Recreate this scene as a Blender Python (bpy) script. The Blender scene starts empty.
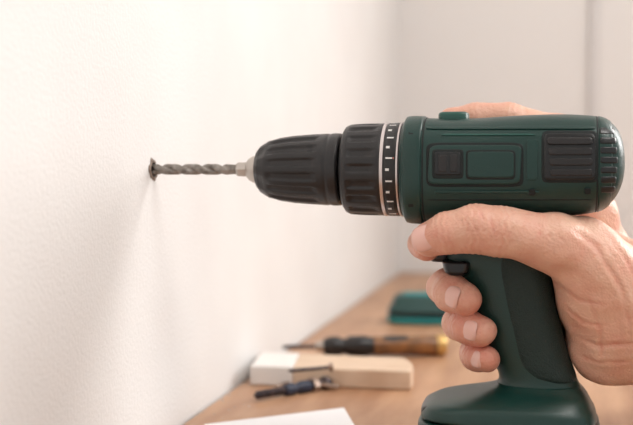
import bpy, bmesh, math, random
import numpy as np
from mathutils import Vector, Matrix
random.seed(4); rng=np.random.default_rng(5)
S=bpy.context.scene
# ---------------------------------------------------------------- camera
FPX=1100.0
CAM=np.array([0.225,0.0,0.91]); PSI=math.radians(12.1); TH=math.radians(2.45)
F=np.array([-math.sin(PSI)*math.cos(TH),math.cos(PSI)*math.cos(TH),-math.sin(TH)])
R=np.array([math.cos(PSI),math.sin(PSI),0.0]); U=np.cross(R,F)
YD=0.60; ZT=0.75
cd=bpy.data.cameras.new('camera'); cam=bpy.data.objects.new('camera',cd); S.collection.objects.link(cam)
m=Matrix(((R[0],U[0],-F[0],CAM[0]),(R[1],U[1],-F[1],CAM[1]),(R[2],U[2],-F[2],CAM[2]),(0,0,0,1)))
cam.matrix_world=m; cd.sensor_width=36; cd.lens=FPX/633*36; cd.clip_start=0.02
cd.dof.use_dof=True; cd.dof.focus_distance=0.575; cd.dof.aperture_fstop=6.8
S.camera=cam
def ray(u,v): return F+R*((u-316.5)/FPX)+U*((212.5-v)/FPX)
def P(u,v,dy=0.0):      # measured point on the plane dy millimetres behind the drill axis
    d=ray(u,v); t=(YD+dy*1e-3-CAM[1])/d[1]; return CAM+d*t
def T(u,v,h=0.0):       # measured point on the table top (+h metres)
    d=ray(u,v); t=(ZT+h-CAM[2])/d[2]; return CAM+d*t
def pxs(u): # metres per pixel at drill plane
    p=P(u,169); return float(np.dot(p-CAM,F))/FPX
# ---------------------------------------------------------------- materials
def mat(name,col,rough=0.5,metal=0.0,bump=0.0,bscale=200,col2=None,cscale=20,spec=0.5,sss=0,coat=0,stretch=None,trans=0,ramp=(0.35,0.65)):
    M=bpy.data.materials.new(name); M.use_nodes=True; nt=M.node_tree; b=nt.nodes['Principled BSDF']
    b.inputs['Base Color'].default_value=(*col,1); b.inputs['Roughness'].default_value=rough; b.inputs['Metallic'].default_value=metal
    b.inputs['Specular IOR Level'].default_value=spec; b.inputs['Coat Weight'].default_value=coat; b.inputs['Transmission Weight'].default_value=trans
    tc=nt.nodes.new('ShaderNodeTexCoord'); mp=nt.nodes.new('ShaderNodeMapping'); nt.links.new(tc.outputs['Object'],mp.inputs[0])
    if stretch: mp.inputs['Scale'].default_value=stretch
    if col2:
        n=nt.nodes.new('ShaderNodeTexNoise'); n.inputs['Scale'].default_value=cscale; n.inputs['Detail'].default_value=5
        r=nt.nodes.new('ShaderNodeValToRGB'); r.color_ramp.elements[0].color=(*col,1); r.color_ramp.elements[1].color=(*col2,1)
        r.color_ramp.elements[0].position=ramp[0]; r.color_ramp.elements[1].position=ramp[1]
        nt.links.new(mp.outputs[0],n.inputs['Vector']); nt.links.new(n.outputs['Fac'],r.inputs[0]); nt.links.new(r.outputs[0],b.inputs['Base Color'])
    if bump:
        n=nt.nodes.new('ShaderNodeTexNoise'); n.inputs['Scale'].default_value=bscale; n.inputs['Detail'].default_value=4
        bp=nt.nodes.new('ShaderNodeBump'); bp.inputs['Strength'].default_value=bump; bp.inputs['Distance'].default_value=0.001
        nt.links.new(tc.outputs['Object'],n.inputs['Vector']); nt.links.new(n.outputs['Fac'],bp.inputs['Height']); nt.links.new(bp.outputs[0],b.inputs['Normal'])
    if sss:
        b.inputs['Subsurface Weight'].default_value=sss; b.inputs['Subsurface Radius'].default_value=(1,.35,.2); b.inputs['Subsurface Scale'].default_value=0.004
    return M
M_wall=mat('plaster_white',(0.74,0.725,0.715),0.9,bump=0.36,bscale=420,spec=0.2,col2=(0.77,0.76,0.75),cscale=9)
M_back=mat('plaster_back',(0.80,0.78,0.765),0.9,bump=0.2,bscale=200,spec=0.2)
M_trim=mat('trim_grey',(0.68,0.66,0.655),0.6)
M_ceil=mat('ceiling_white',(0.8,0.8,0.8),0.9); M_floor=mat('floor_laminate',(0.33,0.22,0.15),0.5,col2=(0.42,0.29,0.2),cscale=5,stretch=(1,12,1))
M_wood=mat('table_wood',(0.34,0.17,0.088),0.42,bump=0.1,bscale=120,col2=(0.52,0.305,0.18),cscale=14,stretch=(3.5,0.6,1),ramp=(0.3,0.7))
M_green=mat('green_plastic',(0.0036,0.033,0.027),0.34,bump=0.14,bscale=1500,spec=0.5)
M_green2=mat('green_plastic_light',(0.010,0.075,0.058),0.4)
M_dgreen=mat('green_grip_rubber',(0.003,0.020,0.017),0.5,bump=0.8,bscale=1100,spec=0.5)
M_groove=mat('dark_groove',(0.002,0.006,0.006),0.7)
M_black=mat('black_rubber',(0.012,0.0105,0.011),0.36,bump=0.2,bscale=1200)
M_black2=mat('black_plastic',(0.007,0.008,0.009),0.28)
M_steel=mat('steel',(0.50,0.46,0.42),0.32,1.0)
M_ring=mat('clutch_ring_metal',(0.62,0.56,0.55),0.3,0.85)
M_bit=mat('drill_bit_steel',(0.17,0.15,0.13),0.48,0.7,col2=(0.34,0.31,0.28),cscale=250)
M_white=mat('white_print',(0.78,0.76,0.74),0.6); M_red=mat('red_print',(0.42,0.14,0.11),0.5)
M_hole=mat('hole_shade',(0.03,0.02,0.018),0.95); M_chip=mat('plaster_chip',(0.26,0.20,0.165),0.95,bump=.6,bscale=900)
M_dust=mat('plaster_dust',(0.6,0.56,0.52),0.95)
M_nail=mat('fingernail',(0.78,0.48,0.41),0.25,spec=0.5,sss=0.15)
M_cloth=mat('sleeve_cloth',(0.12,0.14,0.18),0.9,bump=0.5,bscale=900)
M_pine=mat('pine_wood',(0.60,0.43,0.30),0.6,col2=(0.72,0.56,0.42),cscale=30,stretch=(1,8,1)); M_matte=mat('matte_white',(0.80,0.77,0.74),0.6)
M_paper=mat('paper_white',(0.86,0.86,0.87),0.7)
M_amber=mat('amber_plastic',(0.34,0.15,0.05),0.25,col2=(0.12,0.06,0.03),cscale=60); M_gold=mat('brass_cap',(0.65,0.42,0.15),0.3,0.6)
M_anchor=mat('dark_bolt_metal',(0.03,0.03,0.04),0.35,0.5,col2=(0.11,0.08,0.08),cscale=150); M_blue=mat('blue_plastic',(0.018,0.026,0.055),0.4)
M_brass=mat('worn_metal',(0.36,0.27,0.22),0.35,0.9)
M_teal=mat('teal_plastic',(0.015,0.27,0.28),0.4); M_dteal=mat('dark_teal_plastic',(0.010,0.055,0.05),0.45)
def skin_mat():
    M=bpy.data.materials.new('skin'); M.use_nodes=True; nt=M.node_tree; b=nt.nodes['Principled BSDF']; L=nt.links
    at=nt.nodes.new('ShaderNodeAttribute'); at.attribute_name='flush'
    tc=nt.nodes.new('ShaderNodeTexCoord'); n=nt.nodes.new('ShaderNodeTexNoise'); n.inputs['Scale'].default_value=70; n.inputs['Detail'].default_value=7; n.inputs['Roughness'].default_value=.62
    L.new(tc.outputs['Object'],n.inputs['Vector'])
    mx=nt.nodes.new('ShaderNodeMix'); mx.data_type='RGBA'; mx.inputs[6].default_value=(0.76,0.465,0.34,1); mx.inputs[7].default_value=(0.64,0.25,0.18,1)
    ad=nt.nodes.new('ShaderNodeMath'); ad.operation='MULTIPLY_ADD'; ad.inputs[1].default_value=1.6; ad.inputs[2].default_value=-0.63; ad.use_clamp=False
    L.new(n.outputs['Fac'],ad.inputs[0]); a2=nt.nodes.new('ShaderNodeMath'); a2.operation='ADD'; a2.use_clamp=True
    L.new(ad.outputs[0],a2.inputs[0]); L.new(at.outputs['Fac'],a2.inputs[1]); L.new(a2.outputs[0],mx.inputs[0]); L.new(mx.outputs[2],b.inputs['Base Color'])
    v=nt.nodes.new('ShaderNodeTexVoronoi'); v.inputs['Scale'].default_value=760; L.new(tc.outputs['Object'],v.inputs['Vector'])
    n2=nt.nodes.new('ShaderNodeTexNoise'); n2.inputs['Scale'].default_value=260; n2.inputs['Detail'].default_value=5; n2.inputs['Distortion'].default_value=.5; L.new(tc.outputs['Object'],n2.inputs['Vector'])
    s=nt.nodes.new('ShaderNodeMath'); s.operation='MULTIPLY_ADD'; s.inputs[1].default_value=0.45; L.new(v.outputs['Distance'],s.inputs[0]); L.new(n2.outputs['Fac'],s.inputs[2])
    bp=nt.nodes.new('ShaderNodeBump'); bp.inputs['Strength'].default_value=0.5; bp.inputs['Distance'].default_value=0.001; L.new(s.outputs[0],bp.inputs['Height']); L.new(bp.outputs[0],b.inputs['Normal'])
    b.inputs['Roughness'].default_value=0.40; b.inputs['Specular IOR Level'].default_value=0.5
    b.inputs['Subsurface Weight'].default_value=0.12; b.inputs['Subsurface Radius'].default_value=(1,.35,.2); b.inputs['Subsurface Scale'].default_value=0.003
    return M
M_skin=skin_mat()
# ---------------------------------------------------------------- mesh helpers
def obj(name,verts,faces,material,parent=None,smooth=True,mats=None,fm=None):
    me=bpy.data.meshes.new(name); me.from_pydata([tuple(map(float,v)) for v in verts],[],[tuple(map(int,f)) for f in faces]); me.update()
    for mm in (mats or [material]): me.materials.append(mm)
    if fm is not None: me.polygons.foreach_set('material_index',fm)
    bm=bmesh.new(); bm.from_mesh(me); bmesh.ops.recalc_face_normals(bm,faces=bm.faces); bm.to_mesh(me); bm.free()
    if smooth: me.polygons.foreach_set('use_smooth',[True]*len(me.polygons))
    o=bpy.data.objects.new(name,me); S.collection.objects.link(o)
    if parent: o.parent=parent
    return o
def empty(name,loc=(0,0,0)):
    e=bpy.data.objects.new(name,None); S.collection.objects.link(e); e.empty_display_size=0.02; return e
def box(name,lo,hi,material,parent=None,bevel=0):
    x0,y0,z0=lo;x1,y1,z1=hi
    v=[(x0,y0,z0),(x1,y0,z0),(x1,y1,z0),(x0,y1,z0),(x0,y0,z1),(x1,y0,z1),(x1,y1,z1),(x0,y1,z1)]
    f=[(0,3,2,1),(4,5,6,7),(0,1,5,4),(1,2,6,5),(2,3,7,6),(3,0,4,7)]
    o=obj(name,v,f,material,parent,smooth=False)
    if bevel:
        b=o.modifiers.new('b','BEVEL'); b.width=bevel; b.segments=3
    return o
def rings(name,rr,material,parent=None,caps=True,smooth=True):
    n=len(rr[0]); v=[p for r in rr for p in r]; f=[]
    for i in range(len(rr)-1):
        for j in range(n):
            k=(j+1)%n; f.append((i*n+j,i*n+k,(i+1)*n+k,(i+1)*n+j))
    if caps:
        f.append(tuple(range(n))[::-1]); f.append(tuple((len(rr)-1)*n+j for j in range(n)))
    return obj(name,v,f,material,parent,smooth)
def edgesplit(o,ang=35):
    e=o.modifiers.new('es','EDGE_SPLIT'); e.split_angle=math.radians(ang)
def smoothinterp(xs,ys,x):   # monotone cubic
    xs=np.array(xs,float);ys=np.array(ys,float);x=np.atleast_1d(np.array(x,float))
    d=np.diff(ys)/np.diff(xs);mm=np.zeros(len(xs));mm[0]=d[0];mm[-1]=d[-1]
    for i in range(1,len(xs)-1):
        mm[i]=0 if d[i-1]*d[i]<=0 else 2*d[i-1]*d[i]/(d[i-1]+d[i])
    i=np.clip(np.searchsorted(xs,x)-1,0,len(xs)-2);h=xs[i+1]-xs[i];t=np.clip((x-xs[i])/h,0,1)
    return (2*t**3-3*t**2+1)*ys[i]+(t**3-2*t**2+t)*h*mm[i]+(-2*t**3+3*t**2)*ys[i+1]+(t**3-t**2)*h*mm[i+1]
# ---------------------------------------------------------------- room
YB=1.64
box('wall_left',(-0.12,-2.6,0),(0,YB+0.1,2.6),M_wall)
wb=empty('wall_back')
WX0,WX1,WZ0,WZ1=0.95,2.15,1.0,2.25
box('panel_a',(0,YB,0),(WX0,YB+0.12,2.6),M_back,wb)
box('panel_b',(WX1,YB,0),(3.6,YB+0.12,2.6),M_back,wb)
box('panel_c',(WX0,YB,0),(WX1,YB+0.12,WZ0),M_back,wb)
box('panel_d',(WX0,YB,WZ1),(WX1,YB+0.12,2.6),M_back,wb)
box('floor',(-0.12,-2.6,-0.1),(3.6,YB+0.12,0),M_floor)
box('ceiling',(-0.12,-2.6,2.6),(3.6,YB+0.12,2.7),M_ceil)
box('trim_1',(0.276,YB-0.010,0.0),(0.288,YB-0.0005,2.6),M_trim,bevel=0.003)
wf=empty('window_1')
for nm,lo,hi in [('frame_left',(WX0,YB-.01,WZ0),(WX0+.05,YB+.07,WZ1)),('frame_right',(WX1-.05,YB-.01,WZ0),(WX1,YB+.07,WZ1)),
                 ('frame_bottom',(WX0+.05,YB-.01,WZ0),(WX1-.05,YB+.07,WZ0+.05)),('frame_top',(WX0+.05,YB-.01,WZ1-.05),(WX1-.05,YB+.07,WZ1)),('mullion',(1.53,YB,WZ0+.05),(1.57,YB+.05,WZ1-.05))]:
    box(nm,lo,hi,M_matte,wf,0.004)
# table
tb=empty('workbench_table')
box('table_top',(0.002,0.30,ZT-0.035),(0.95,YB-0.004,ZT),M_wood,tb,0.002)
for i,(x,y) in enumerate([(0.05,0.36),(0.86,0.36),(0.05,1.54),(0.86,1.54)]): box('leg_%d'%(i+1),(x,y,0),(x+.05,y+.05,ZT-.035),M_wood,tb,0.002)
# ---------------------------------------------------------------- drill
D=empty('cordless_drill')
AX=P(400,169.5); AZ=AX[2]
def axrev(name,prof,material,n=96,mod=None,sub=3,caps=True,split=None):
    rr=[]; us=[];
    for i in range(len(prof)-1):
        for k in range(sub):
            t=k/sub; us.append((prof[i][0]*(1-t)+prof[i+1][0]*t, prof[i][1]*(1-t)+prof[i+1][1]*t))
    us.append(prof[-1])
    for (u,r) in us:
        x=P(u,169.5)[0]; rm=r*pxs(u); ring=[]
        for j in range(n):
            a=2*math.pi*j/n; q=rm+(mod(u,a)*pxs(u) if mod else 0)
            ring.append((x,YD+q*math.cos(a),AZ+q*math.sin(a)))
        rr.append(ring)
    o=rings(name,rr,material,D,caps); 
    if split: edgesplit(o,split)
    return o
def bitmod(u,a):
    ph=a*2-(u-152)/20.0*2*math.pi
    g=max(0,math.cos(ph))**1.1
    fade=min(1,max(0,(230-u)/8.0))
    return -2.8*g*fade
axrev('twist_bit',[(152.6,5.2),(156,5.4),(226,5.4),(234,4.8),(242,4.8)],M_bit,n=56,mod=bitmod,sub=50,split=50)
def hexm(u,a):
    k=math.pi/3; return 8.0*(math.cos(k/2)/math.cos((a%k)-k/2)-1)
axrev('bit_shank_hex',[(237,6.2),(239,7.8),(252,8.2)],M_steel,n=72,mod=hexm,split=30)
axrev('chuck_jaws',[(247,8),(250,11.5),(254,13.5),(259,14.5)],M_steel,n=48,split=40)
def ribs1(u,a):
    g=np.clip((u-272)/5,0,1)*np.clip((322-u)/4,0,1)
    nn=15; s=math.cos(a*nn); b=1/(1+math.exp(-s*7))
    c=np.clip((u-259)/4,0,1)*np.clip((276-u)/8,0,1)*max(0,math.cos(a*5+.5))*2.2
    gr=-1.0*math.exp(-((u-331)/1.1)**2)
    return -2.3*b*g-c+gr
axrev('chuck_sleeve',[(257,15),(258.5,19),(262,23.5),(270,28.5),(280,31.5),(295,33.7),(312,35.0),(328,35.8),(337,36.2),(341,36),(343,34.5),(343.5,30)],M_black,n=240,mod=ribs1,sub=7,split=55)
axrev('chuck_gap',[(341,29),(349,29)],M_black2,n=64)
def ribs2(u,a):
    g=np.clip((u-353)/4,0,1)*np.clip((381-u)/4,0,1)
    nn=18; s=math.cos(a*nn+.4); b=1/(1+math.exp(-s*8+1))
    return -2.1*b*g
axrev('clutch_collar',[(345.5,34),(346,40),(348,43),(352,44.8),(365,45.6),(384,46),(386,45.6)],M_black,n=288,mod=ribs2,sub=6,split=55)
axrev('clutch_ring_front',[(385.8,45),(386,46.6),(389,46.8),(389.3,45)],M_ring,n=96,split=40)
axrev('clutch_number_ring',[(389,45.6),(390,46.2),(401,46.6),(402,46)],M_black,n=96,split=40)
axrev('clutch_ring_rear',[(401.6,45.5),(401.8,47),(403.4,47.2),(403.6,45.5)],M_ring,n=96,split=40)
axrev('gearbox_collar',[(403.2,46),(408,46.5)],M_black2,n=96,split=40)
vs=[];fs=[];vs2=[];fs2=[]
for k in range(26):
    a0=2*math.pi*k/26
    for (ua,ub,w,tv,tf) in ([(392,395.5,.026,vs,fs)] if k%2 else [(392,398.5,.016,vs,fs)])+([(399,400.2,.02,vs2,fs2)] if k%6==0 else []):
        b=len(tv)
        for uu in (ua,ub):
            for s in (-1,1):
                for rr_ in (46.0,46.75):
                    a=a0+s*w; q=rr_*pxs(uu); tv.append((P(uu,169.5)[0],YD+q*math.cos(a),AZ+q*math.sin(a)))
        tf+= [(b,b+1,b+3,b+2),(b+4,b+6,b+7,b+5),(b,b+4,b+5,b+1),(b+2,b+3,b+7,b+6),(b+1,b+5,b+7,b+3),(b,b+2,b+6,b+4)]
obj('ring_tick_marks',vs,fs,M_white,D,False); obj('ring_symbol_marks',vs2,fs2,M_red,D,False)
BU=[405,407,410,416,430,445,470,520,560,590,602,609,614.5,619,622,623.4]
BT=[126,121,118.6,118,118.3,118.8,118.6,115.8,114.5,115.8,118.6,122,127,134.5,144,154]
BB=[213,218,220.6,221.5,222,222,221,218,216,213,209,204,198,190,181,172]
BH=[25.5,27.5,28.6,29,29.2,29.2,29.2,29.4,29.4,29,28.2,26.9,25,22,17.5,12]
BN=2.8
def bsec(u):
    t=float(smoothinterp(BU,BT,u)[0]);b=float(smoothinterp(BU,BB,u)[0]);h=float(smoothinterp(BU,BH,u)[0])*1e-3
    zt=P(u,t)[2];zb=P(u,b)[2]; return P(u,169)[0],(zt+zb)/2,(zt-zb)/2,h
def sect(x,zc,hz,hy,n=BN,N=96):
    r=[]
    for j in range(N):
        a=2*math.pi*j/N;c=math.cos(a);s=math.sin(a)
        r.append((x,YD+hy*math.copysign(abs(c)**(2/n),c),zc+hz*math.copysign(abs(s)**(2/n),s)))
    return r
us=sorted(set(list(np.linspace(405,623.4,90))+list(np.linspace(405,412,8))+list(np.linspace(600,623.4,28))))
rings('motor_housing',[sect(*bsec(u)) for u in us],M_green,D)
def band(name,u0,u1,grow,material,bev=1.0):
    rr=[]
    for u in list(np.linspace(u0,u0+bev,4))+list(np.linspace(u0+bev,u1-bev,max(3,int((u1-u0)/3))))[1:-1]+list(np.linspace(u1-bev,u1,4)):
        t=min(1,min(u-u0,u1-u)/bev); g=grow*math.sin(t*math.pi/2)-.3*(t<=0)
        x,zc,hz,hy=bsec(u); rr.append(sect(x,zc,hz+g*1e-3,hy+g*1e-3))
    return rings(name,rr,material,D)
band('housing_front_flange',408,427,1.0,M_green,1.6)
band('housing_seam_groove',427.5,429.2,0.12,M_groove,.3)
band('rear_cap_groove',594.5,596.2,0.15,M_groove,.3)
band('rear_cap_band',596.5,610,0.6,M_green,1.5)
def surfy(u,z,off):
    x,zc,hz,hy=bsec(u); q=min(0.999,abs((z-zc)/hz)); return (hy*(1-q**BN)**(1/BN)+off)
def patch(name,u0,u1,v0,v1,off,material,both=True,rad=0.3,nu=26,nv=14,skirt=1.4,skew=0):
    for sgn in ((-1,1) if both else (-1,)):
        V=[];Fc=[];n=4+2/ max(rad,.05)
        for i in range(nu+1):
            for j in range(nv+1):
                a=-1+2*i/nu;b=-1+2*j/nv
                lim=max(abs(a),abs(b))
                k=lim/((abs(a)**n+abs(b)**n)**(1/n)) if lim>1e-6 else 1
                aa=a*k;bb=b*k
                u=(u0+u1)/2+aa*(u1-u0)/2+skew*bb; v=(v0+v1)/2-bb*(v1-v0)/2
                p=P(u,v)
                V.append((p[0],YD+sgn*surfy(u,p[2],off*1e-3),p[2]))
        W=nv+1
        for i in range(nu):
            for j in range(nv): Fc.append((i*W+j,(i+1)*W+j,(i+1)*W+j+1,i*W+j+1))
        bd=[i*W for i in range(nu+1)]+[nu*W+j for j in range(1,W)]+[i*W+nv for i in range(nu-1,-1,-1)]+[j for j in range(nv-1,0,-1)]
        base=len(V)
        for q in bd:
            x,y,z=V[q]; V.append((x,y-sgn*skirt*1e-3,z))
        for i in range(len(bd)):
            k=(i+1)%len(bd); Fc.append((bd[i],bd[k],base+k,base+i))
        o=obj(name,V,Fc,material,D)
        bv=o.modifiers.new('b','BEVEL'); bv.width=0.0004; bv.segments=2; bv.limit_method='ANGLE'; bv.angle_limit=math.radians(50)
patch('side_panel_groove',432,525,143.5,186,0.25,M_groove)
patch('side_panel',434.5,522.5,146,183.5,1.1,M_green,skew=1)
patch('side_window_bezel',438,468,150,178,1.4,M_groove)
patch('side_window_lens',440.5,465,152.5,174.5,1.8,M_black2)
patch('window_tab_a',444,452,155,172,2.1,M_black,nu=8,nv=8)
patch('window_tab_b',455,462,155,172,2.1,M_black,nu=8,nv=8)
patch('side_label_groove',470,517.5,150.5,179,1.35,M_groove)
patch('side_label',471.8,515.8,152.3,177.2,1.7,M_green)
patch('vent_recess',542,596,132,182,0.3,M_groove)
patch('vent_pad',544.5,593.5,134.5,179.5,0.8,M_black2)
for i in range(4): patch('vent_slat_%d'%i,547.5+i*1,590.5,138.5+i*10,145.6+i*10,1.9,M_black,nu=12,nv=4)
for i in range(7): patch('rear_vent_%d'%i,597.5+0.2*i,615-0.7*abs(i-3),129+i*9.4,135.2+i*9.4,1.1,M_black2,nu=10,nv=4)
patch('lower_seam',431,593,197.8,199,0.15,M_groove,nu=40,nv=2)
patch('upper_ridge',431,593,127.5,130.5,0.8,M_green,nu=40,nv=4)
patch('upper_accent_line',446,536,135,136.6,0.5,M_green2,nu=30,nv=3)
patch('housing_shoulder_rib',528,538,140,180,0.9,M_green,rad=.6)
patch('lower_ridge',440,540,189.5,192.5,0.9,M_green,nu=30,nv=4)
for i,(uu,vv) in enumerate([(417,133),(417,205),(533,191),(586,190)]): patch('screw_boss_%d'%i,uu-3,uu+3,vv-3,vv+3,1.3,M_groove,rad=2.5,nu=8,nv=8)
rr=[]
for (v,gu,gy) in [(121,0,0),(115,0,0),(113,-1,-.6),(112.2,-3,-1.8)]:
    pts=[]
    for j in range(40):
        a=2*math.pi*j/40;c=math.cos(a);s=math.sin(a);e=.5
        u=454+(15+gu)*math.copysign(abs(c)**e,c)
        q=P(u,v); pts.append((q[0],YD+(0.009+gy*1e-3)*math.copysign(abs(s)**e,s),P(454,v)[2]))
    rr.append(pts)
o=rings('speed_selector_switch',rr,M_green2,D); edgesplit(o,60)
def vloft(name,tab,material,n=2.6,N=64,steps=60):
    vv=[t[0] for t in tab]; rr=[]
    for v in np.linspace(vv[0],vv[-1],steps):
        f=float(smoothinterp(vv,[t[1] for t in tab],v)[0]);b=float(smoothinterp(vv,[t[2] for t in tab],v)[0]);h=float(smoothinterp(vv,[t[3] for t in tab],v)[0])*1e-3
        xf=P(f,v)[0];xb=P(b,v)[0];z=P(500,v)[2];xc=(xf+xb)/2;hx=(xb-xf)/2;ring=[]
        for j in range(N):
            a=2*math.pi*j/N;c=math.cos(a);s=math.sin(a)
            ring.append((xc+hx*math.copysign(abs(c)**(2/n),c),YD+h*math.copysign(abs(s)**(2/n),s),z))
        rr.append(ring)
    return rings(name,rr,material,D)
grip=[(205,446,566,21),(225,446,562,20),(245,446,556,18.5),(262,447,550,17.5),(272,458,550,17.5),(291,466,553,17.5),(326,480,561,17.5),(357,492,570,17.5),(375,499,577,18),(388,494,584,20)]
vloft('pistol_grip',grip,M_green,n=2.5)
gi=[(250,484,551.5,18.3),(262,484,551.5,18.5),(291,489,554,18.5),(326,498,562,18.6),(357,506,571,18.6),(371,519,576,18.3),(375,530,577,17)]
vloft('grip_rubber_inlay',gi,M_dgreen,n=2.5)
vloft('trigger',[(222,432,452,7),(230,430,452,8),(245,434,452,8),(258,430,452,8),(262,432,452,7)],M_black,n=3,steps=20)
vloft('direction_switch',[(259,449,470,18.5),(261,444,474,20),(270,446,472,20),(273,450,468,19)],M_black2,n=4,steps=14)
vloft('grip_foot',[(380,499,578,18.5),(385,492,583,22),(390,476,587,27),(395,450,590,31),(399,434,592,33.5),(404,426,595,35),(412,423,597,36),(413,424,596,35)],M_green,n=3.6,steps=40)
vloft('battery_seam',[(412,428,592,33),(416,428,592,33)],M_groove,n=3.6,steps=3)
vloft('battery_pack',[(415,424,597,35),(416.2,421.5,599,36.5),(420,421,600,37),(440,421,600,37),(446,423,599,36),(449,429,593,33)],M_green,n=4.5,steps=40)
vloft('battery_release_button',[(402,428,446,20),(404,424,448,20),(410,423,448,20),(411,426,447,19)],M_black2,n=4,steps=10)
# ---------------------------------------------------------------- hole in wall
HC=(0.0,YD,AZ); hw=empty('drilled_hole')
rr=[]; N=28
nr=rng.uniform(.78,1.28,N)
for (r,x) in [(6.0,0.0001),(5.5,0.0006),(4.9,0.0009),(4.4,0.0003)]:
    rr.append([(x*(.5+.7*nr[j]),HC[1]+r*1e-3*nr[j]*math.cos(2*math.pi*j/N),HC[2]+r*1e-3*nr[j]*math.sin(2*math.pi*j/N)) for j in range(N)])
rings('chipped_rim',rr,M_chip,hw,caps=False)
rings('hole_shade_disc',[[(0.0003,HC[1]+r*math.cos(2*math.pi*j/N)*nr[j],HC[2]+r*math.sin(2*math.pi*j/N)*nr[j]) for j in range(N)] for r in (0.0052,0.001)],M_hole,hw)  # flat dark disc on the wall, colour stands in for shade inside the hole
# ---------------------------------------------------------------- SDF hand builder
def surface_nets(d,o,h):
    ins=d<0; sh=d.shape
    c=ins[:-1,:-1,:-1]; allc=c.copy(); anyc=c.copy()
    for dx in (0,1):
        for dy in (0,1):
            for dz in (0,1):
                q=ins[dx:sh[0]-1+dx,dy:sh[1]-1+dy,dz:sh[2]-1+dz]; allc&=q; anyc|=q
    act=np.argwhere(anyc&~allc); idx=-np.ones(c.shape,dtype=np.int64); idx[act[:,0],act[:,1],act[:,2]]=np.arange(len(act))
    s=np.zeros((len(act),3)); n=np.zeros(len(act))
    cs=[(0,0,0),(1,0,0),(0,1,0),(1,1,0),(0,0,1),(1,0,1),(0,1,1),(1,1,1)]
    for a in cs:
        for ax in range(3):
            if a[ax]==1: continue
            b=list(a); b[ax]=1
            va=d[act[:,0]+a[0],act[:,1]+a[1],act[:,2]+a[2]]; vb=d[act[:,0]+b[0],act[:,1]+b[1],act[:,2]+b[2]]
            k=(va<0)!=(vb<0); t=np.where(k,va/np.where(k,va-vb,1),0)
            p=np.array(a,float)[None,:].repeat(len(act),0); p[:,ax]=t; s[k]+=p[k]; n[k]+=1
    verts=(act+s/n[:,None])*h+o
    faces=[]
    for ax in range(3):
        a1,a2=(ax+1)%3,(ax+2)%3
        sl0=[slice(None)]*3; sl1=[slice(None)]*3; sl0[ax]=slice(0,-1); sl1[ax]=slice(1,None)
        A=ins[tuple(sl0)];B=ins[tuple(sl1)]; e=np.argwhere(A!=B)
        e=e[(e[:,a1]>0)&(e[:,a2]>0)&(e[:,a1]<sh[a1]-1)&(e[:,a2]<sh[a2]-1)]
        flip=~A[e[:,0],e[:,1],e[:,2]]
        q=[]
        for (m1,m2) in ((1,1),(0,1),(0,0),(1,0)):
            g=e.copy(); g[:,a1]-=m1; g[:,a2]-=m2; q.append(idx[g[:,0],g[:,1],g[:,2]])
        q=np.stack(q,1); q[flip]=q[flip][:,::-1]; faces.append(q)
    return verts,np.concatenate(faces)
def smin(a,b,k):
    h=np.maximum(k-np.abs(a-b),0)/k; return np.minimum(a,b)-h*h*k*.25
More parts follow.
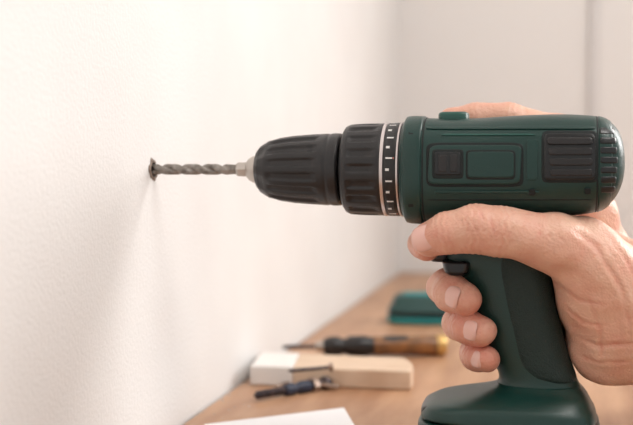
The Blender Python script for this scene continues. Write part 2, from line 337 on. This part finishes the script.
def build_hand(name,fingers,palm,tail,nails,lo,hi,h=0.0009,blend=0.007,creases=()):
    par=empty(name)
    nx=[int((hi[i]-lo[i])/h)+1 for i in range(3)]
    g=np.meshgrid(*[lo[i]+np.arange(nx[i],dtype=np.float32)*h for i in range(3)],indexing='ij'); G=np.stack(g,-1).astype(np.float32)
    def cone(a,b,r1,r2):
        a=np.array(a,np.float32);b=np.array(b,np.float32);ba=b-a
        t=np.clip(((G-a)@ba)/float(ba@ba),0,1); q=G-a-t[...,None]*ba
        return np.sqrt((q*q).sum(-1))-(r1+(r2-r1)*t)
    pd=None
    for (a,b,r1,r2,k) in palm:
        c=cone(P(*a),P(*b),r1*1e-3,r2*1e-3); pd=c if pd is None else smin(pd,c,k*1e-3)
    fd=None; joints=[]; tips=[]
    for ch in fingers:
        f=None
        for i in range(len(ch)-1):
            c=cone(P(*ch[i][:3]),P(*ch[i+1][:3]),ch[i][3]*1e-3,ch[i+1][3]*1e-3); f=c if f is None else smin(f,c,0.003)
            if 0<i: 
                ax=P(*ch[i+1][:3])-P(*ch[i-1][:3]); joints.append((P(*ch[i][:3]),ax/np.linalg.norm(ax),ch[i][3]))
        tips.append(P(*ch[-1][:3]))
        fd=f if fd is None else smin(fd,f,0.0009)
    d=smin(pd,fd,blend)
    v,f=surface_nets(d,np.array(lo),h)
    o=obj('skin',v,f,M_skin,par)
    me=o.data; n=len(me.vertices)
    bm=bmesh.new(); bm.from_mesh(me)
    for _ in range(2): bmesh.ops.smooth_vert(bm,verts=bm.verts,factor=.5,use_axis_x=True,use_axis_y=True,use_axis_z=True)
    bm.normal_update(); bm.to_mesh(me); bm.free()
    co=np.empty(n*3); me.vertices.foreach_get('co',co); co=co.reshape(-1,3); no=np.empty(n*3); me.vertices.foreach_get('normal',no); no=no.reshape(-1,3)
    fl=np.zeros(n)
    lump=np.zeros(n)
    for k in range(14):
        kv=rng.normal(size=3); kv/=np.linalg.norm(kv); lump+=np.sin(co@kv*rng.uniform(200,480)+rng.uniform(0,6.28))*.5
    co+=no*(0.00021*lump)[:,None]
    for (j,ax,r) in joints:
        q=co-j; t=q@ax; dist=np.linalg.norm(q,axis=1); mk=np.clip(1.6-dist/(r*1.25e-3),0,1)
        for (o_,dep) in ((0,.52),(.0030,.34),(-.0030,.36),(.0056,.18)):
            gk=np.exp(-((t-o_+0.0006*np.sin(q[:,2]*900))/0.0008)**2)*mk
            co-=no*(dep*1e-3*gk)[:,None]; fl+=.3*gk*dep/.52
        fl+=0.25*np.exp(-(dist/0.011)**2)
    for (pts,dep,sig) in creases:
        dep=dep*.85
        pp=[P(*q) for q in pts]
        best=np.full(n,9.0); bt=np.zeros(n); tot=len(pp)-1
        for i in range(tot):
            a=pp[i];b=pp[i+1];ba=b-a; t=np.clip((co-a)@ba/(ba@ba),0,1); q=co-a-t[:,None]*ba
            dd=np.sqrt(q[:,0]**2+q[:,2]**2); upd=dd<best; best[upd]=dd[upd]; bt[upd]=(i+t[upd])/tot
        near=(no[:,1]<0.15)&(co[:,1]<YD+0.012)
        mk=np.where(near,np.clip(np.sin(np.clip(bt,0.02,.98)*math.pi)*2,0,1),0)
        wob=0.0005*np.sin(co[:,2]*700+co[:,0]*500)
        gk=np.exp(-((best+wob*0.5)/(sig*1e-3))**2)*mk
        rg=np.exp(-((best-2.2*sig*1e-3)/(sig*1.1e-3))**2)*mk
        co-=no*(dep*1e-3*gk)[:,None]; co+=no*(dep*.35e-3*rg)[:,None]; fl+=.35*gk
    for tp in tips: fl+=0.45*np.exp(-(np.linalg.norm(co-tp,axis=1)/0.013)**2)
    me.vertices.foreach_set('co',co.ravel()); a=me.attributes.new('flush','FLOAT','POINT'); a.data.foreach_set('value',np.clip(fl,0,1)); me.update()
    cen=[P(*t[:3]) for t in tail]; rr=[]
    for i,c in enumerate(cen):
        ax=cen[min(i+1,len(cen)-1)]-cen[max(i-1,0)]; ax/=np.linalg.norm(ax); s=np.cross(ax,[0,0,1]); s/=np.linalg.norm(s); u2=np.cross(s,ax)
        rr.append([c+(s*math.cos(b)+u2*math.sin(b))*tail[i][3]*1e-3*(1+.03*math.sin(3*b+i*2)) for b in np.linspace(0,2*math.pi,48,endpoint=False)])
    sl=rings('sleeve',rr,M_cloth,par); sm=sl.modifiers.new('s','SUBSURF'); sm.levels=1;sm.render_levels=2
    for k,(A,B,g_,r,L,off,w) in enumerate(nails):
        A=P(*A);B=P(*B); ax=B-A; ax/=np.linalg.norm(ax); g_=np.array(g_,float); nn=g_-(g_@ax)*ax; nn/=np.linalg.norm(nn); bb=np.cross(ax,nn)
        V=[];Fc=[];nu,nv=14,12
        for i in range(nu+1):
            for j in range(nv+1):
                a_=-1+2*i/nu;b_=-1+2*j/nv; lim=max(abs(a_),abs(b_)); kk=lim/((abs(a_)**3.2+abs(b_)**3.2)**(1/3.2)) if lim>1e-6 else 1
                a2=a_*kk;b2=b_*kk; ph=a2*w
                dr=0.55-0.55*max(0,b2-.1)**2-(0.9 if lim>.999 else 0)
                c=B+ax*(off+b2*L)*1e-3
                V.append(c+(nn*math.cos(ph)*1.0+bb*math.sin(ph))*(r+dr)*1e-3)
        W=nv+1
        for i in range(nu):
            for j in range(nv): Fc.append((i*W+j,(i+1)*W+j,(i+1)*W+j+1,i*W+j+1))
        obj('fingernail_%d'%(k+1),V,Fc,M_nail,par)
    return par
thumb=[(552,242,-26,14.5),(500,232,-32,12.4),(474,229,-34,12.6),(448,233,-33,10.6),(429,240,-30,9.0)]
index=[(556,240,36,11),(472,240,31,9.6),(434,242,20,8.8),(424,244,2,8.3),(427,247,-8,7.6)]
middle=[(562,270,40,11),(462,281,27,10),(446,287,-2,9.8),(452,293,-14,9.9),(465,299,-22,8.8)]
ring=[(570,302,38,10.5),(478,316,27,9.4),(460,323,-2,9.2),(467,327,-14,9.0),(481,331,-21,8.0)]
pinky=[(580,332,34,9.5),(494,348,23,8.4),(474,354,0,8.2),(477,357,-11,8.0),(487,359,-18,7.0)]
palm=[((560,240,34),(740,315,22),12.5,22,10),((566,270,38),(740,330,24),12.5,24,10),((574,302,36),(740,345,22),12,22,10),((584,332,32),(740,352,14),12,20,10),
      ((556,243,-20),(650,300,-8),14.5,20,12),((590,262,-16),(625,325,-8),16,18,12),((582,244,-10),(582,242,32),12.5,12.5,12),((600,270,0),(610,335,5),17,19,12),
      ((606,352,2),(700,350,4),16.5,20,12),((594,300,-4),(680,325,5),19,26,12),((604,345,5),(596,340,28),15,13,12),
      ((740,332,14),(800,338,20),25,24,16),((800,338,20),(900,345,25),25,33,16)]
cr=[([(545,214,-30),(550,235,-34),(546,262,-30)],.45,1.0),([(556,212,-30),(561,238,-34),(557,268,-30)],.35,.9),([(536,212,-30),(540,232,-34),(536,258,-30)],.3,.9),
    ([(562,222,-25),(596,246,-28),(622,290,-28),(633,345,-22)],.8,1.3),([(600,228,-20),(628,262,-25),(650,310,-25)],.5,1.2),
    ([(556,285,-25),(578,300,-28),(604,304,-28)],.5,1.1),([(562,305,-22),(582,322,-24),(606,326,-24)],.45,1.0),([(572,338,-18),(596,346,-22),(640,342,-22)],.75,1.2),
    ([(579,356,-12),(600,362,-16),(640,360,-18)],.4,1.0),([(586,290,-25),(600,330,-24),(602,362,-18)],.35,1.1),
    ([(466,212,-40),(469,230,-42),(465,250,-38)],.4,.8),([(474,210,-40),(477,230,-42),(473,252,-38)],.6,.8),([(482,210,-40),(485,230,-42),(481,252,-38)],.5,.8),([(490,211,-40),(493,230,-42),(490,250,-38)],.25,.8)]
nails=[((448,233,-33),(429,240,-30),(-.22,-1,.26),9.3,6.6,-.6,.86),
       ((452,293,-14),(465,299,-22),(-.30,-1,.05),9.0,5.0,-1.2,.74),((467,327,-14),(481,331,-21),(-.30,-1,.05),8.2,4.7,-1.0,.74),((477,357,-11),(487,359,-18),(-.30,-1,.05),7.2,4.0,-.8,.74)]
lo=P(395,400,70);lo[1]=YD-.058; lo[2]=P(900,410,0)[2]; hi=P(860,190,0); hi[1]=YD+.072
sleeve=[(835,340,22,33),(838,340,22,36),(870,342,23,38),(930,346,26,40),(1000,350,30,43),(1080,354,34,46),(1160,358,38,48)]
build_hand('hand',[thumb,index,middle,ring,pinky],palm,sleeve,nails,tuple(lo),tuple(hi),h=0.0008,creases=cr)
i2=[(560,136,41,10.5),(508,119,34,9),(474,118,31,8.5),(452,122,29,7.6)]
m2=[(562,158,45,10.5),(500,142,41,9.2),(462,140,40,8.6),(442,141,39,7.8)]
r2=[(566,180,45,10),(508,165,41,9),(475,163,40,8.2),(455,163,39,7.6)]
p2=[(570,200,44,9),(528,187,40,8),(505,186,39,7.4),(489,186,38,6.8)]
palm2=[((562,136,43),(612,295,84),11,16,9),((565,158,47),(616,305,84),11,18,9),((568,180,48),(624,312,84),11,18,9),((572,200,50),(634,318,82),10.5,18,9),
       ((624,312,84),(760,328,100),21,24,14),((760,328,100),(900,332,115),24,32,14),((592,215,62),(540,200,52),12,9,9)]
lo2=P(430,345,70);lo2[1]=YD+.02; hi2=P(840,98,60); hi2[0]=P(830,300,100)[0]; hi2[1]=YD+.142; lo2[2]=P(800,385,120)[2]
sl2=[(815,330,107,31),(818,330,107,34),(850,331,109,37),(920,333,116,40),(1000,337,125,44),(1080,340,134,46)]
build_hand('hand',[i2,m2,r2,p2,[(600,250,66,12),(560,225,70,10),(530,212,66,9),(512,205,60,8)]],palm2,sl2,[((474,118,31),(452,122,29),(0,1,.5),7.9,4.4,0,.66)],tuple(lo2),tuple(hi2),h=0.0011)
# ---------------------------------------------------------------- things on the table
def prism(name,top,h0,h1,material,parent=None,bev=0.001):
    n=len(top); v=[(p[0],p[1],h0) for p in top]+[(p[0],p[1],h1) for p in top]
    f=[tuple(range(n))[::-1],tuple(range(n,2*n))]+[(i,(i+1)%n,n+(i+1)%n,n+i) for i in range(n)]
    o=obj(name,v,f,material,parent,False); b=o.modifiers.new('b','BEVEL'); b.width=bev; b.segments=3; return o
H=0.014
wbk=empty('wood_block')
fl,fr,br,bl=[T(*q,H) for q in ((250,366),(411,371),(404,357.5),(262,352))]
mf=fl+(fr-fl)*.27; mb=bl+(br-bl)*.27
rc=[fr+(br-fr)*t+ (fr-fl)/np.linalg.norm(fr-fl)*0.004*math.sin(math.pi*t) for t in np.linspace(0,1,7)]
prism('beam',[mf]+rc+[mb],ZT,ZT+H,M_pine,wbk,.0015); prism('white_end',[fl,mf,mb,bl],ZT,ZT+H+.0004,M_matte,wbk,.0015)  # pine beam with a separate white piece at its left end
def rev(name,A,B,prof,material,parent,n=32,split=40):
    A=np.array(A);B=np.array(B);L=np.linalg.norm(B-A);ax=(B-A)/L; s=np.cross(ax,[0,0,1]);s/=np.linalg.norm(s);u2=np.cross(s,ax); rr=[]
    for (t,r) in prof:
        rr.append([A+ax*t*L+(s*math.cos(b)+u2*math.sin(b))*r for b in [2*math.pi*j/n for j in range(n)]])
    o=rings(name,rr,material,parent); edgesplit(o,split); return o
sd=empty('screwdriver'); rs=0.0088
A=T(282,347,rs);B=T(446,345,rs)
rev('blade',A,B,[(0,.0004),(.01,.0015),(.04,.0017),(.23,.0018)],M_anchor,sd)
rev('ferrule',A,B,[(.20,.002),(.205,.004),(.25,.0045),(.26,.003)],M_steel,sd)
rev('handle_grip',A,B,[(.245,.003),(.25,.006),(.29,.0082),(.34,.0085),(.36,.0066),(.39,.0066),(.41,.0086),(.50,.0088),(.53,.0075),(.555,.0075)],M_black,sd)
rev('handle_shell',A,B,[(.55,.0066),(.56,.0078),(.66,.0074),(.80,.0078),(.93,.0085),(.945,.0082)],M_amber,sd)
rev('handle_inlay',A+np.array([0,0,.0022]),B+np.array([0,0,.0022]),[(.60,.003),(.62,.0062),(.76,.0062),(.78,.003)],M_black2,sd)
rev('end_cap',A,B,[(.94,.0083),(.945,.0088),(.985,.0086),(1,.007)],M_gold,sd)
ab=empty('anchor_bolt'); ra=.0042
A=T(253,396,ra);B=T(331,382,ra)
thr=[(.02,.001),(.04,.0018)]+[(.05+i*.0125,.0020 if i%2 else .0029) for i in range(28)]
rev('threaded_shank',A,B,thr+[(.42,.0022)],M_anchor,ab,split=60)
rev('expansion_sleeve',A,B,[(.38,.0022),(.40,.004),(.50,.0043),(.52,.0030),(.55,.0030),(.58,.0044),(.70,.0044),(.72,.003)],M_blue,ab)
rev('nut',A,B,[(.72,.0035),(.725,.0058),(.79,.0058),(.795,.0035)],M_brass,ab,n=6,split=20)
rev('bolt_tip',A,B,[(.79,.0022),(.89,.0022),(.90,.0048),(.94,.0048),(.945,.0026),(1,.0022)],M_anchor,ab)
ax_=(B-A)/np.linalg.norm(B-A); sd_=np.cross(ax_,[0,0,1]); c_=A+(B-A)*.84
rev('toggle_wing_a',c_,c_+sd_*.012+ax_*.008+np.array([0,0,-.0015]),[(0,.0012),(.2,.002),(.8,.0018),(1,.001)],M_brass,ab,n=12)
rev('toggle_wing_b',c_,c_-sd_*.012-ax_*.008+np.array([0,0,.001]),[(0,.0012),(.2,.002),(.8,.0018),(1,.001)],M_brass,ab,n=12)
s2=empty('screw')
A=T(288,371,H+.002);B=T(332,367,H+.003)
rev('shank',A,B,[(0,.0004),(.06,.0011)]+[(.08+i*.03,.0010 if i%2 else .0016) for i in range(24)]+[(.8,.0013),(.93,.0013)],M_anchor,s2,n=16,split=60)
rev('head',A,B,[(.90,.0012),(.97,.0032),(1,.0032)],M_brass,s2,n=16)
s3=empty('screw'); A=T(276,387,.002);B=T(306,377,.003)
rev('shank',A,B,[(0,.0004),(.06,.0011)]+[(.08+i*.03,.0010 if i%2 else .0016) for i in range(24)]+[(.8,.0013),(.93,.0013)],M_brass,s3,n=16,split=60)
rev('head',A,B,[(.90,.0012),(.97,.0030),(1,.0030)],M_brass,s3,n=16)
prism('sheet_of_paper',[T(*q) for q in ((205,425),(344,408.5),(366,445),(175,470))],ZT,ZT+.0006,M_paper,None,.0001)
tc=empty('tool_case')
A=T(388,325);B=T(478,326); dx=(B-A)/np.linalg.norm(B-A); dyv=np.cross([0,0,1],dx); L=np.linalg.norm(B-A)
def rbox(name,z0,z1,g0,g1,material,dep=.055):
    rr=[]
    for z,g in ((z0,g0-.002),(z0+.0015,g0),(z1-.003,g1),(z1-.0008,g1-.0016),(z1,g1-.004)):
        pts=[]
        for j in range(48):
            a=2*math.pi*j/48;c=math.cos(a);s=math.sin(a);e=.42
            q=A+dx*(L/2+(L/2+g)*math.copysign(abs(c)**e,c))+dyv*(dep/2+(dep/2+g)*math.copysign(abs(s)**e,s)); pts.append((q[0],q[1],ZT+z))
        rr.append(pts)
    o=rings(name,rr,material,tc); edgesplit(o,60)
rbox('lower_shell',0,.009,0,.001,M_teal); rbox('rim',.0085,.0112,.001,.0015,M_black2); rbox('upper_shell',.011,.028,0.0005,-.006,M_dteal); rbox('lid_label',.0275,.0292,-.014,-.015,M_teal)
pd=[];pf=[]
for i in range(70):
    x=abs(rng.normal(0.01,.02))+.002; y=YD+rng.normal(.12,.13)
    if y<0.35: continue
    s=rng.uniform(.0004,.0011); b=len(pd)
    for q in ((1,0,0),(-.5,.86,0),(-.5,-.86,0),(0,0,1.2)): pd.append((x+q[0]*s,y+q[1]*s,ZT+q[2]*s+.00005))
    pf+=[(b,b+2,b+1),(b,b+1,b+3),(b+1,b+2,b+3),(b+2,b,b+3)]
obj('plaster_dust',pd,pf,M_dust,None,False)
# ---------------------------------------------------------------- light
def area(name,loc,tgt,size,power,col,sy=None):
    l=bpy.data.lights.new(name,'AREA'); l.energy=power; l.color=col; l.size=size
    if sy: l.shape='RECTANGLE'; l.size_y=sy
    o=bpy.data.objects.new(name,l); S.collection.objects.link(o); o.location=loc
    o.rotation_euler=(Vector(tgt)-Vector(loc)).to_track_quat('-Z','Y').to_euler(); return o
area('window_light',(1.55,YB+.11,1.62),(1.2,0,1.3),1.15,54,(1,.985,.965),1.2)
area('fill_light',(1.15,0.25,2.5),(0.6,0.8,.9),.9,22,(1,.975,.94))  # overhead fill added to brighten drill, hand and back wall; no real fixture
w=bpy.data.worlds.new('world'); S.world=w; w.use_nodes=True; w.node_tree.nodes['Background'].inputs[0].default_value=(1,.985,.965,1); w.node_tree.nodes['Background'].inputs[1].default_value=.78
S.view_settings.view_transform='Standard'; S.view_settings.look='None'
